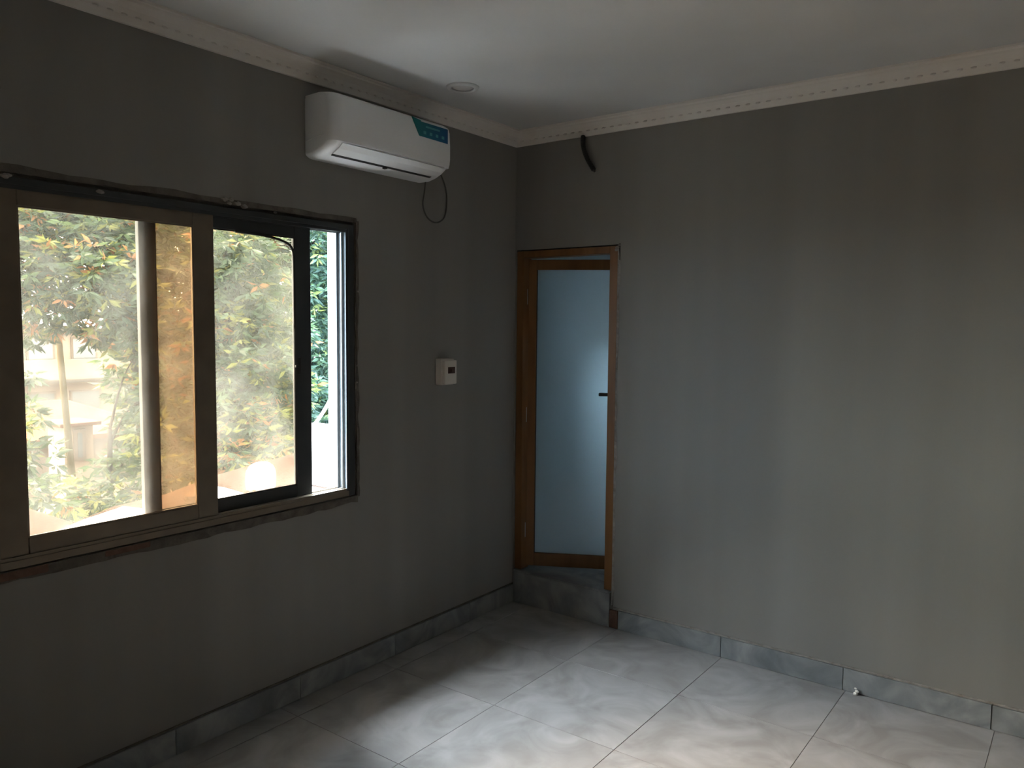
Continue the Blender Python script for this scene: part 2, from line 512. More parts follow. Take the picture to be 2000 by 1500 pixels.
def sash(label, x0, x1, y0, y1, z0, z1, lw, rw, tw, bw, side):
    s = empty('sash', ((x0 + x1) / 2, (y0 + y1) / 2, z0), win)
    s['label'] = label
    boxo('stile', (x0, x1, y0, y0 + lw, z0, z1), side, s, bev=0.003)
    boxo('stile', (x0, x1, y1 - rw, y1, z0, z1), side, s, bev=0.003)
    boxo('rail', (x0, x1, y0 + lw, y1 - rw, z1 - tw, z1), side, s, bev=0.003)
    boxo('rail', (x0, x1, y0 + lw, y1 - rw, z0, z0 + bw), side, s, bev=0.003)
    xm = (x0 + x1) / 2
    boxo('pane', (xm - 0.0025, xm + 0.0025, y0 + lw - 0.004, y1 - rw + 0.004, z0 + bw - 0.004, z1 - tw + 0.004), 'pane', s)
    bm = bmesh.new()
    iy0, iy1, iz0, iz1 = y0 + lw, y1 - rw, z0 + bw, z1 - tw
    for xx in (xm + 0.006,):
        bx(bm, xx - 0.004, xx + 0.003, iy0, iy0 + 0.005, iz0, iz1)
        bx(bm, xx - 0.004, xx + 0.003, iy1 - 0.005, iy1, iz0, iz1)
        bx(bm, xx - 0.004, xx + 0.003, iy0 + 0.005, iy1 - 0.005, iz1 - 0.005, iz1)
        bx(bm, xx - 0.004, xx + 0.003, iy0 + 0.005, iy1 - 0.005, iz0, iz0 + 0.005)
    from_bm('glazing_bead', bm, 'gasket' if side != 'bronze' else 'bronze', s)
    return s, (iy0, iy1, iz0, iz1)


s1, r1 = sash('inner sash slid to the left', -0.036, -0.012, -2.800, -2.002, GZ0 + 0.006, GZ1 - 0.004, 0.088, 0.088, 0.061, 0.060, 'bronze')
s2, r2_ = sash('outer sash standing in the middle', -0.068, -0.044, -2.292, -1.497, GZ0 + 0.006, GZ1 - 0.004, 0.064, 0.086, 0.055, 0.058, 'dark_alu')
# loose rubber gasket bowing across the upper right corner of the outer sash
bm = bmesh.new()
y1_, z1_ = r2_[1], r2_[3]
tube(bm, spline([(-0.045, y1_ - 0.30, z1_ - 0.004), (-0.043, y1_ - 0.16, z1_ - 0.008), (-0.041, y1_ - 0.06, z1_ - 0.024),
                 (-0.040, y1_ - 0.018, z1_ - 0.052), (-0.042, y1_ - 0.007, z1_ - 0.12), (-0.045, y1_ - 0.004, z1_ - 0.40)]), 0.0055, 8)
from_bm('loose_gasket', bm, 'gasket', s2, smooth=True)
bm = bmesh.new()
bx(bm, -0.044, -0.036, r2_[1] - 0.006, r2_[1] + 0.020, 1.50, 1.512, bev=0.002)
bx(bm, -0.044, -0.036, r2_[1] + 0.010, r2_[1] + 0.022, 1.47, 1.545, bev=0.002)
from_bm('latch', bm, 'black', s2)

# ---- broken plaster edge round the window hole
def ragged(name, parent, y0, y1, z0, z1, outward, x0=-0.004, x1=0.006, m='plaster', amp=0.012, n=44):
    """strip lying on the wall face whose outer edge wanders"""
    bm = bmesh.new()
    rnd = random.Random(int(abs(y0) * 1000) + int(z0 * 100) + ord(outward))
    horiz = outward in 'ud'
    A, B = [], []
    w = 0.0
    for i in range(n + 1):
        t = i / n
        w = 0.6 * w + rnd.uniform(-amp, amp)
        if horiz:
            y = y0 + (y1 - y0) * t
            zi, zo = (z0, z1 + w) if outward == 'u' else (z1, z0 + w)
            A.append((y, zi)); B.append((y, zo))
        else:
            z = z0 + (z1 - z0) * t
            yi, yo = (y0, y1 + w) if outward == 'r' else (y1, y0 + w)
            A.append((yi, z)); B.append((yo, z))
    va = [[bm.verts.new((x, y, z)) for y, z in A] for x in (x0, x1)]
    vb = [[bm.verts.new((x - (0.003 if x == x1 else 0) + rnd.uniform(-.0015, .0015), y, z)) for y, z in B] for x in (x0, x1)]
    for i in range(n):
        bm.faces.new([va[1][i], va[1][i + 1], vb[1][i + 1], vb[1][i]])
        bm.faces.new([va[0][i], va[0][i + 1], vb[0][i + 1], vb[0][i]])
        bm.faces.new([va[0][i], va[0][i + 1], va[1][i + 1], va[1][i]])
        bm.faces.new([vb[0][i], vb[0][i + 1], vb[1][i + 1], vb[1][i]])
    bm.faces.new([va[0][0], va[1][0], vb[1][0], vb[0][0]])
    bm.faces.new([va[0][n], va[1][n], vb[1][n], vb[0][n]])
    return from_bm(name, bm, m, parent)


ragged('mortar_edge', wall_left, WY0, WY1, WZ1 - 0.008, WZ1 + 0.014, 'u', 0.0005, 0.004, amp=0.004, n=30)
ragged('mortar_edge', wall_left, WY0, WY1, WZ0 - 0.028, WZ0 + 0.006, 'd', 0.0005, 0.005, amp=0.005, n=40)
ragged('mortar_edge', wall_left, WY1 - 0.006, WY1 + 0.010, WZ0, WZ1, 'r', 0.0005, 0.004, amp=0.005)
# mortar bed between the hole and the frame
bm = bmesh.new()
bx(bm, -0.0785, -0.022, WY0 + 0.002, WY1 - 0.002, FZ1 + 0.001, WZ1 - 0.001)
from_bm('mortar_bed', bm, 'plaster', wall_left)
bm = bmesh.new()
bx(bm, -0.0785, -0.004, WY0 + 0.002, WY1 - 0.002, WZ0 + 0.001, FZ0 - 0.001)
from_bm('mortar_bed', bm, 'plaster', wall_left)
boxo('mortar_bed', (-0.0785, -0.010, FY1 + 0.001, WY1 - 0.001, FZ0, FZ1), 'plaster', wall_left)
boxo('mortar_bed', (-0.0785, -0.010, WY0 + 0.001, FY0 - 0.001, FZ0, FZ1), 'plaster', wall_left)
# bare brick below the left end of the sill
boxo('brick', (0.0005, 0.007, -2.86, -2.66, 0.846, 0.874), 'brick', wall_left, bev=0.003)
boxo('brick', (0.0005, 0.006, -2.47, -2.30, 0.852, 0.874), 'brick', wall_left, bev=0.003)
# lumps of chipped plaster along the top edge
rnd = random.Random(3)
for y, z, s in ((-2.75, 2.158, .011), (-2.74, 2.162, .008), (-2.45, 2.150, .010), (-1.94, 2.176, .010), (-1.90, 2.180, .012), (-1.87, 2.172, .012), (-1.72, 2.166, .007),
                (-1.96, 2.190, .012), (-1.93, 2.192, .010), (-1.268, 1.42, .006), (-1.262, 1.50, .006), (-1.258, 1.85, .006)):
    bm = bmesh.new()
    bmesh.ops.create_icosphere(bm, subdivisions=2, radius=s)
    for v in bm.verts:
        v.co = Vector((v.co.x * 0.5 * rnd.uniform(.7, 1.1), v.co.y * rnd.uniform(.9, 1.7), v.co.z * rnd.uniform(.5, 1))) + Vector((0.004, y, z))
    from_bm('plaster_crumb', bm, 'plaster_light', wall_left)

# ------------------------------------------------------------------ door
door = tag(empty('door_1', (0.36, 0.04, 0)), 'narrow orange brown bathroom door with frosted glass, standing ajar', kind='structure')
dfr = empty('door_frame', (0.36, 0.04, STEP), door)
boxo('jamb', (0.018, 0.066, -0.006, 0.075, STEP + 0.006, 2.138), 'wood', dfr, bev=0.003)
boxo('jamb', (0.650, 0.700, -0.006, 0.075, STEP + 0.006, 2.138), 'wood', dfr, bev=0.003)
boxo('head', (0.066, 0.650, -0.006, 0.075, 2.098, 2.138), 'wood', dfr, bev=0.003)
ang = math.radians(28)
hx, hy = 0.069, 0.052
t_ = Vector((math.cos(ang), math.sin(ang), 0)); n_ = Vector((-math.sin(ang), math.cos(ang), 0))
leaf = empty('door_leaf', (hx, hy, 0.225), door)


def leafbox(name, u0, u1, w0, w1, z0, z1, m, parent, bev=0.003):
    bm = bmesh.new()
    bx(bm, u0, u1, w0, w1, z0, z1, bev=bev)
    for v in bm.verts:
        v.co = Vector((hx, hy, 0)) + t_ * v.co.x + n_ * v.co.y + Vector((0, 0, v.co.z))
    return from_bm(name, bm, m, parent)


LW = 0.572
leafbox('stile', -0.016, 0.044, 0.0, 0.036, 0.225, 2.092, 'wood', leaf)
leafbox('stile', LW - 0.062, LW, 0.0, 0.036, 0.225, 2.092, 'wood', leaf)
leafbox('rail', 0.044, LW - 0.062, 0.0, 0.036, 2.032, 2.092, 'wood', leaf)
leafbox('rail', 0.044, LW - 0.062, 0.0, 0.036, 0.225, 0.306, 'wood', leaf)
leafbox('frosted_pane', 0.040, LW - 0.058, 0.015, 0.021, 0.302, 2.036, 'frost', leaf, bev=0)
leafbox('glazing_bead', 0.044, 0.048, 0.006, 0.015, 0.306, 2.032, 'gasket', leaf, bev=0)
hd = leafbox('handle_plate', LW - 0.048, LW - 0.014, -0.008, 0.0, 1.20, 1.40, 'black', leaf, bev=0.003)
hl = leafbox('lever', LW - 0.146, LW - 0.020, -0.058, -0.044, 1.285, 1.305, 'black', hd, bev=0.005)
bm = bmesh.new()
p0 = Vector((hx, hy, 1.295)) + t_ * (LW - 0.031)
tube(bm, [p0 - n_ * 0.046, p0 - n_ * 0.008], 0.010, 12)
from_bm('spindle', bm, 'black', hd)
for z in (0.45, 1.16, 1.87):
    bm = bmesh.new()
    tube(bm, [(0.062, -0.002 + 0.04, z - 0.045), (0.062, 0.038, z + 0.045)], 0.006, 10)
    from_bm('hinge', bm, 'steel', dfr)

# step below the door
st = empty('door_step', (0.36, 0.04, 0.0), door)
boxo('step_core', (DX0 + 0.002, DX1 - 0.004, 0.003, BY, 0.001, STEP - 0.010), 'plaster', st)
boxo('riser_tile', (0.014, 0.688, -0.0105, 0.0025, 0.001, STEP - 0.012), 'skirt', st, bev=0.0015)
boxo('tread_tile', (0.014, 0.688, -0.0115, BY, STEP - 0.010, STEP), 'skirt', st, bev=0.002)
# chipped mortar beside the frame and a bare patch of brick under it
bm = bmesh.new()
rnd = random.Random(11)
prev = 0.0
zz = [0.13 + i * 0.05 for i in range(41)]
L = [bm.verts.new((0.6995, -0.0065, z)) for z in zz]
Rr = [bm.verts.new((0.707 + max(0, rnd.uniform(-0.004, 0.009)), -0.0012, z)) for z in zz]
for i in range(len(zz) - 1):
    bm.faces.new([L[i], L[i + 1], Rr[i + 1], Rr[i]])
r_ = bmesh.ops.extrude_face_region(bm, geom=list(bm.faces))
for v in r_['geom']:
    if isinstance(v, bmesh.types.BMVert):
        v.co.y += 0.0008
from_bm('mortar_edge', bm, 'plaster_light', wall_back)
boxo('mortar_crack', (0.700, 0.708, -0.003, -0.0005, 0.128, 0.225), 'gasket', wall_back)
boxo('mortar_crack', (0.704, 0.712, -0.003, -0.0005, 2.06, 2.150), 'gasket', wall_back)
boxo('brick', (0.690, 0.742, -0.012, -0.0005, 0.002, 0.105), 'brick', wall_back, bev=0.003)
for x, z, s in ((0.695, 2.128, .012), (0.708, 2.140, .008), (0.655, 0.185, .006), (0.72, 0.118, .010), (0.740, 0.114, .009), (0.69, 2.115, .01)):
    bm = bmesh.new()
    bmesh.ops.create_icosphere(bm, subdivisions=2, radius=s)
    for v in bm.verts:
        v.co = Vector((v.co.x * rnd.uniform(.8, 1.4), v.co.y * 0.5, v.co.z * rnd.uniform(.5, 1))) + Vector((x, -0.006, z))
    from_bm('plaster_crumb', bm, 'plaster_light', wall_back)

# ------------------------------------------------------------------ bathroom behind the door
BX, BD = 1.45, 1.90
bm = bmesh.new()
bx(bm, EW, 0.0, BY, 0.98, 0.0, 2.95)
bx(bm, EW, 0.0, 1.42, BD + 0.15, 0.0, 2.95)
bx(bm, EW, 0.0, 0.98, 1.42, 0.0, 1.20)
bx(bm, EW, 0.0, 0.98, 1.42, 1.58, 2.95)
tag(from_bm('wall_bathroom_left', bm, 'bathwall'), kind='structure')
tag(boxo('wall_bathroom_right', (BX, BX + 0.12, BY, BD + 0.15, 0.0, 2.95), 'bathwall'), kind='structure')
tag(boxo('wall_bathroom_back', (0.0, BX, BD, BD + 0.15, 0.0, 2.95), 'bathwall'), kind='structure')
tag(boxo('floor_bathroom', (0.0, BX, BY, BD, -0.1, STEP - 0.002), 'skirt'), kind='structure')

# ------------------------------------------------------------------ air conditioner
ac = tag(empty('air_conditioner', (0.0, -1.178, 2.42)), 'white split air conditioner with a teal sticker mounted above the window', 'air conditioner')
AY0, AY1 = -1.560, -0.796


def loft(bm, prof, y0, y1, rr, xback, depth, zc, rz, inset=0.0):
    """section (x,z) swept along y, plan corners rounded by rr, underside lifted by rz at the ends"""
    st_ = []
    nseg = 7
    for i in range(nseg + 1):
        a = math.pi / 2 * i / nseg
        st_.append((y0 + rr * (1 - math.sin(a)) if False else y0 + rr * (1 - math.cos(a)), math.sin(a)))
    st2 = st_ + [(y1 - (s[0] - y0), s[1]) for s in st_[::-1]]
    rings = []
    for y, k_ in st2:
        f = (depth - rr + rr * k_) / depth
        ring = []
        for x, z in prof:
            zz_ = z
            if z < zc:
                zz_ = z + rz * (1 - k_)
            ring.append(bm.verts.new((xback + (x - xback) * f, y, zz_)))
        rings.append(ring)
    n = len(prof)
    for i in range(len(rings) - 1):
        for k_ in range(n):
            bm.faces.new([rings[i][k_], rings[i][(k_ + 1) % n], rings[i + 1][(k_ + 1) % n], rings[i + 1][k_]])
    bm.faces.new(rings[0][::-1]); bm.faces.new(rings[-1])


bm = bmesh.new()
loft(bm, [(0.001, 2.676), (0.12, 2.678), (0.165, 2.672), (0.188, 2.655), (0.192, 2.60), (0.192, 2.505), (0.186, 2.482), (0.170, 2.464), (0.140, 2.446),
          (0.10, 2.430), (0.055, 2.420), (0.001, 2.420)], AY0 + 0.004, AY1 - 0.004, 0.045, 0.001, 0.192, 2.5, 0.022)
body = from_bm('body', bm, 'ac_white', ac, smooth=True)
bm = bmesh.new()
loft(bm, [(0.012, 2.684), (0.13, 2.686), (0.168, 2.681), (0.190, 2.668), (0.199, 2.645), (0.203, 2.58), (0.203, 2.52), (0.199, 2.492), (0.193, 2.478),
          (0.186, 2.478), (0.186, 2.500), (0.17, 2.51), (0.012, 2.49)], AY0, AY1, 0.05, 0.001, 0.203, 2.46, 0.0)
fp = from_bm('front_panel', bm, 'ac_white', ac, smooth=True)
for o in (body, fp):
    md = o.modifiers.new('split', 'EDGE_SPLIT'); md.split_angle = math.radians(38)
# louvre flap, slot above and below it
bm = bmesh.new()
sec = [(0.183, 2.4755), (0.160, 2.4570), (0.132, 2.4425), (0.121, 2.4370), (0.121, 2.4335), (0.133, 2.4382), (0.162, 2.4520), (0.187, 2.4710)]
ra = [bm.verts.new((x, AY0 + 0.055, z)) for x, z in sec]; rb = [bm.verts.new((x, AY1 - 0.055, z)) for x, z in sec]
for i in range(len(sec)):
    bm.faces.new([ra[i], ra[(i + 1) % len(sec)], rb[(i + 1) % len(sec)], rb[i]])
bm.faces.new(ra); bm.faces.new(rb[::-1])
from_bm('louvre_flap', bm, 'ac_flap', ac, smooth=False)
bm = bmesh.new()
sec = [(0.1195, 2.4372), (0.1195, 2.4335), (0.105, 2.4285), (0.105, 2.433)]
ra = [bm.verts.new((x, AY0 + 0.060, z)) for x, z in sec]; rb = [bm.verts.new((x, AY1 - 0.075, z)) for x, z in sec]
for i in range(4):
    bm.faces.new([ra[i], ra[(i + 1) % 4], rb[(i + 1) % 4], rb[i]])
bm.faces.new(ra); bm.faces.new(rb[::-1])
from_bm('air_slot', bm, 'ac_dark', ac)
boxo('flap_clip', (0.098, 0.117, -1.188, -1.172, 2.4225, 2.433), 'ac_dark', ac, bev=0.002)
boxo('display_panel', (0.2025, 0.2040, -1.205, -1.125, 2.525, 2.543), 'ac_flap', ac)


# sticker: flat printed film, teal to blue with rows of pale print
def sticker_mat():
    m = bpy.data.materials.new('teal_blue_sticker')
    m.use_nodes = True
    nt = m.node_tree
    b = nt.nodes['Principled BSDF']; b.inputs['Roughness'].default_value = 0.3
    tc = nt.nodes.new('ShaderNodeTexCoord'); sx = nt.nodes.new('ShaderNodeSeparateXYZ')
    nt.links.new(tc.outputs['Object'], sx.inputs[0])
    mr = nt.nodes.new('ShaderNodeMapRange'); mr.inputs['From Min'].default_value = -0.13; mr.inputs['From Max'].default_value = 0.13
    nt.links.new(sx.outputs['Y'], mr.inputs['Value'])
    rp = nt.nodes.new('ShaderNodeValToRGB')
    rp.color_ramp.elements[0].color = (0.0, 0.20, 0.20, 1); rp.color_ramp.elements[1].color = (0.005, 0.08, 0.24, 1)
    nt.links.new(mr.outputs[0], rp.inputs[0]); nt.links.new(rp.outputs[0], b.inputs['Base Color'])
    return m


MT['sticker'] = sticker_mat()
MT['sticker_print'] = mat('pale_teal_print', (0.10, 0.36, 0.42), 0.3)
pts = [(-1.100, 2.668), (-1.040, 2.662), (-1.036, 2.657), (-0.846, 2.657), (-0.846, 2.587), (-1.048, 2.589)]
bm = bmesh.new()
A = [bm.verts.new((0.2018, y, z)) for y, z in pts]; B = [bm.verts.new((0.2042, y, z)) for y, z in pts]
bm.faces.new(A[::-1]); bm.faces.new(B)
for i in range(len(pts)):
    bm.faces.new([A[i], A[(i + 1) % len(pts)], B[(i + 1) % len(pts)], B[i]])
stk = from_bm('sticker', bm, 'sticker', ac)
for i in range(4):
    y = -1.020 + i * 0.043
    boxo('print_mark', (0.2042, 0.20445, y, y + 0.018, 2.603, 2.617), 'sticker_print', stk)
boxo('print_mark', (0.2042, 0.20445, -1.005, -0.905, 2.634, 2.643), 'sticker_print', stk)
# power cable looping below the right end
bm = bmesh.new()
tube(bm, spline([(0.045, -0.835, 2.425), (0.03, -0.828, 2.37), (0.018, -0.825, 2.31), (0.012, -0.79, 2.255), (0.009, -0.72, 2.232),
                 (0.009, -0.655, 2.262), (0.009, -0.632, 2.33), (0.009, -0.64, 2.42), (0.012, -0.70, 2.50), (0.02, -0.79, 2.53)]), 0.0038, 8)
from_bm('power_cable', bm, 'cable', ac, smooth=True)

# ------------------------------------------------------------------ small wall and ceiling fittings
bk = tag(empty('breaker_box', (0.0, -0.66, 1.375)), 'small ivory breaker box with a dark window on the wall beside the door', 'breaker box')
boxo('back_box', (0.001, 0.048, -0.712, -0.610, 1.378, 1.518), 'box_white', bk, bev=0.006, seg=3)
cv = boxo('cover', (0.048, 0.070, -0.709, -0.613, 1.382, 1.510), 'box_white', bk, bev=0.006, seg=3)
dw = boxo('window', (0.0698, 0.0715, -0.686, -0.630, 1.440, 1.474), 'smoke', cv, bev=0.0008)
boxo('switch', (0.0712, 0.0760, -0.664, -0.650, 1.447, 1.463), 'smoke', dw, bev=0.001)

dl = tag(empty('downlight', (0.345, -0.900, HZ)), 'round white unlit downlight in the ceiling beyond the air conditioner', 'light')
bm = bmesh.new()
ns = 40
prof_r = [(0.052, 0.0), (0.056, -0.010), (0.064, -0.013), (0.074, -0.008), (0.079, 0.0)]
rings = [[bm.verts.new((0.345 + r * math.cos(2 * math.pi * q / ns), -0.900 + r * math.sin(2 * math.pi * q / ns), HZ + h)) for q in range(ns)] for r, h in prof_r]
for i in range(len(rings)):
    for q in range(ns):
        bm.faces.new([rings[i][q], rings[i][(q + 1) % ns], rings[(i + 1) % len(rings)][(q + 1) % ns], rings[(i + 1) % len(rings)][q]])
from_bm('ring', bm, 'lightring', dl, smooth=True)
bm = bmesh.new()
lathe(bm, [(0.051, -0.0005), (0.051, -0.003), (0.035, -0.006), (0.004, -0.007)], (0.345, -0.900, HZ), 32)
from_bm('lens', bm, 'lens', dl, smooth=True)

cd = tag(empty('conduit', (0.50, -0.02, 2.56)), 'short bent black conduit hanging out of the cornice above the door', 'conduit')
bm = bmesh.new()
path = spline([(0.470, -0.012, 2.752), (0.474, -0.022, 2.72), (0.486, -0.028, 2.675), (0.510, -0.028, 2.62), (0.549, -0.024, 2.557)], 10)
tube(bm, path, [0.0125 + 0.0012 * (i % 2) for i in range(len(path))], 12, caps=True)
from_bm('corrugated_pipe', bm, 'black', cd)
bm = bmesh.new()
dvec = (path[-1] - path[-2]).normalized()
tube(bm, [path[-1] - dvec * 0.01, path[-1] + dvec * 0.012], 0.006, 8)
from_bm('wire_end', bm, 'cable', cd)

db = bmesh.new()
for c, s in (((2.008, -0.026, 0.006), 0.012), ((2.012, -0.024, 0.018), 0.010), ((2.006, -0.022, 0.030), 0.006)):
    t0 = bmesh.ops.create_icosphere(db, subdivisions=2, radius=s)
    for v in t0['verts']:
        v.co = Vector((v.co.x * random.uniform(.8, 1.2), v.co.y * .8, v.co.z * .7)) + Vector(c)
tag(from_bm('plaster_lump', db, 'paper', base=True), 'tiny white lump of plaster on the floor against the skirting', 'debris')

# ------------------------------------------------------------------ outside: eave, ledge and what lies on it
tag(boxo('roof_overhang', (-0.64, EW - 0.001, -6.5, 4.0, 2.45, 2.60), 'ext_wall'), 'concrete eave above the window', kind='structure')
SZ = 0.80
bm = bmesh.new()
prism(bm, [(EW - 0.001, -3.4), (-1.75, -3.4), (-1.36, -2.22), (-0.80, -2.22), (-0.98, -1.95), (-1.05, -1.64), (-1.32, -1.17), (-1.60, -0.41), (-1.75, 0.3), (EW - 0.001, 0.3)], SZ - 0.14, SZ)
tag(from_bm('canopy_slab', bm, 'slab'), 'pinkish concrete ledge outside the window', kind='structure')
tag(boxo('wall_wing', (-0.80, EW - 0.001, -1.00, -0.86, SZ + 0.0005, 1.125), 'ext_wall'), 'low white wall standing out from the facade', kind='structure')

# white plastic jug
jg = tag(empty('plastic_jug', (-0.78, -1.25, SZ)), 'white plastic jug standing on the ledge outside the middle pane', 'jug')
bm = bmesh.new()
NS = 28
profj = [(0.070, 0.0), (0.078, 0.008), (0.080, 0.05), (0.080, 0.10), (0.076, 0.135), (0.064, 0.163), (0.045, 0.182), (0.024, 0.191), (0.004, 0.194)]
profj = [(r, h * 0.76) for r, h in profj]
lathe(bm, profj, (-0.78, -1.25, SZ + 0.0005), NS)
for v in bm.verts:
    v.co.x = -0.78 + (v.co.x + 0.78) * 0.75
    v.co.y = -1.25 + (v.co.y + 1.25) * 1.08
from_bm('shell', bm, 'jug', jg, smooth=True)
bm = bmesh.new()
tube(bm, spline([(-0.727, -1.290, SZ + 0.080), (-0.716, -1.27, SZ + 0.086), (-0.714, -1.24, SZ + 0.088), (-0.727, -1.212, SZ + 0.086)]), 0.007, 8)
from_bm('handle', bm, 'jug', jg, smooth=True)


def sheet(name, label, cat, pts, z, m, th=0.004, crumple=0.006):
    bm = bmesh.new()
    n = 8
    P = [Vector((x, y, 0)) for x, y in pts]
    rr_ = random.Random(int(abs(pts[0][0] * 1000)))
    top = {}
    for i in range(n + 1):
        for j in range(n + 1):
            u, v = i / n, j / n
            q = P[0] * (1 - u) * (1 - v) + P[1] * u * (1 - v) + P[2] * u * v + P[3] * (1 - u) * v
            h = z + th + abs(math.sin(3.1 * u + 1.7 * v)) * crumple + rr_.uniform(0, crumple * .4)
            top[i, j] = (bm.verts.new((q.x, q.y, h)), bm.verts.new((q.x, q.y, h - th)))
    for i in range(n):
        for j in range(n):
            for s in (0, 1):
                bm.faces.new([top[i, j][s], top[i + 1, j][s], top[i + 1, j + 1][s], top[i, j + 1][s]])
    for i in range(n):
        for a, b in (((i, 0), (i + 1, 0)), ((i, n), (i + 1, n)), ((0, i), (0, i + 1)), ((n, i), (n, i + 1))):
            bm.faces.new([top[a][0], top[b][0], top[b][1], top[a][1]])
    return tag(from_bm(name, bm, m, base=True), label, cat)


sheet('paper_sheet', 'long white sheet lying on the ledge behind the left pane', 'paper', [(-0.66, -2.38), (-0.92, -1.93), (-0.70, -1.90), (-0.52, -2.30)], SZ, 'paper')
sheet('paper_sheet', 'white triangular scrap lying on the ledge left of the plastic jug', 'paper', [(-1.02, -1.38), (-0.70, -1.40), (-0.66, -1.52), (-0.80, -1.56)], SZ, 'paper')
sheet('plank', 'short weathered board lying on the ledge at the lower left', 'board', [(-0.60, -2.58), (-0.60, -2.44), (-0.34, -2.36), (-0.34, -2.50)], SZ, 'board', th=0.02, crumple=0.002)
for nm, lb, c, s in (('rubble', 'brown lump of rubble on the ledge behind both panes', (-0.75, -1.66), 0.05), ('rubble', 'flat brown lump of rubble left of the plastic jug foot', (-0.60, -1.42), 0.035)):
    bm = bmesh.new()
    bmesh.ops.create_icosphere(bm, subdivisions=2, radius=s)
    for v in bm.verts:
        v.co = Vector((v.co.x * random.uniform(.8, 1.2), v.co.y * random.uniform(.8, 1.3), max(v.co.z * random.uniform(.6, .9), -0.02))) + Vector((c[0], c[1], SZ + 0.0205))
    tag(from_bm(nm, bm, 'board', base=True), lb, 'rubble')
bm = bmesh.new()
tube(bm, spline([(-0.70, -0.95, 1.128), (-0.62, -0.94, 1.22), (-0.50, -0.93, 1.39), (-0.30, -0.90, 1.72), (-0.178, -0.88, 1.98)]), 0.009, 8)
tag(from_bm('rope', bm, 'white_rope', smooth=True), 'white rope slanting up from the low white wall outside', 'rope')

# ------------------------------------------------------------------ outside: ground, houses, pole
GZ = -3.2
bm = bmesh.new()
bx(bm, -90, EW - 0.001, -60, 80, GZ - 0.5, GZ)
tag(from_bm('ground', bm, 'ground'), 'dusty ground below the window', kind='structure')


def house(name, label, x, y0, y1, z1, depth, wm, roof, wins, bands=(), eave=0.3, rm='h_slab'):
    """facade at x facing the viewer, windows (yc, zc, w, h)"""
    r = tag(empty(name, (x - depth / 2, (y0 + y1) / 2, GZ)), label, 'house')
    boxo('walls', (x - depth, x, y0, y1, GZ, z1), wm, r)
    if roof == 'hip':
        bm = bmesh.new()
        e = 0.5
        c = [(x - depth - e, y0 - e), (x + e, y0 - e), (x + e, y1 + e), (x - depth - e, y1 + e)]
        lo = [bm.verts.new((a, b, z1)) for a, b in c]
        lo2 = [bm.verts.new((a, b, z1 + 0.12)) for a, b in c]
        m1 = bm.verts.new((x - depth / 2, y0 + (y1 - y0) * 0.3, z1 + 1.0)); m2 = bm.verts.new((x - depth / 2, y1 - (y1 - y0) * 0.3, z1 + 1.0))
        bm.faces.new(lo)
        for i in range(4):
            bm.faces.new([lo[i], lo[(i + 1) % 4], lo2[(i + 1) % 4], lo2[i]])
        bm.faces.new([lo2[0], lo2[1], m1]); bm.faces.new([lo2[1], lo2[2], m2, m1]); bm.faces.new([lo2[2], lo2[3], m2]); bm.faces.new([lo2[3], lo2[0], m1, m2])
        from_bm('roof', bm, 'h_roof', r)
    else:
        boxo('roof', (x - depth - eave, x + eave, y0 - eave, y1 + eave, z1, z1 + 0.6 * eave), rm, r, bev=0.02)
    for z in bands:
        b = boxo('balcony_slab', (x, x + 0.8, y0 + 0.3, y1 - 0.3, z, z + 0.14), 'h_slab', r)
        boxo('parapet', (x + 0.7, x + 0.8, y0 + 0.3, y1 - 0.3, z + 0.14, z + 0.95), wm, b)
    for yc, zc, w, h in wins:
        wd = boxo('window', (x, x + 0.05, yc - w / 2 - 0.08, yc + w / 2 + 0.08, zc - h / 2 - 0.08, zc + h / 2 + 0.08), 'h_wall2', r)
        boxo('pane', (x + 0.05, x + 0.06, yc - w / 2, yc + w / 2, zc - h / 2, zc + h / 2), 'h_glass', wd)
    return r


house('house', 'tall pale pink house far off beyond the wooden pole', -31.2, 7.2, 16.0, 1.25, 8, 'h_wall', 'flat',
      [(11.9, 0.55, 0.9, 0.9), (10.2, 0.55, 0.9, 0.9), (8.6, 0.55, 0.9, 0.9), (11.9, -1.7, 1.1, 1.0), (13.6, 0.55, 0.9, 0.9), (10.2, -1.7, 0.9, 1.0), (8.6, -1.7, 0.9, 1.0)], bands=(-0.75,))
house('house', 'low house with a terracotta hip roof in front of the pale pink one', -21.5, 4.2, 9.2, -1.75, 4, 'h_wall2', 'hip', [(5.6, -2.4, 0.7, 0.7), (7.2, -2.4, 0.7, 0.7)])
house('house', 'small white hut with a flat orange roof beside the pole foot', -15.4, 4.12, 4.74, -0.62, 0.8, 'h_wall', 'flat', [(4.43, -1.05, 0.10, 0.55)], eave=0.14, rm='h_roof')

pl = tag(empty('pole', (-9.17, 1.66, GZ)), 'leaning wooden pole with a flat cap outside the left pane', 'pole')
bm = bmesh.new()
tube(bm, [(-9.17, 1.655, GZ), (-9.17, 1.465, -0.10), (-9.17, 1.363, 1.60)], [0.055, 0.048, 0.040], 12)
from_bm('post', bm, 'pole', pl, smooth=True)
boxo('cap', (-9.29, -9.05, 1.26, 1.466, 1.60, 1.645), 'pole', pl, bev=0.008)

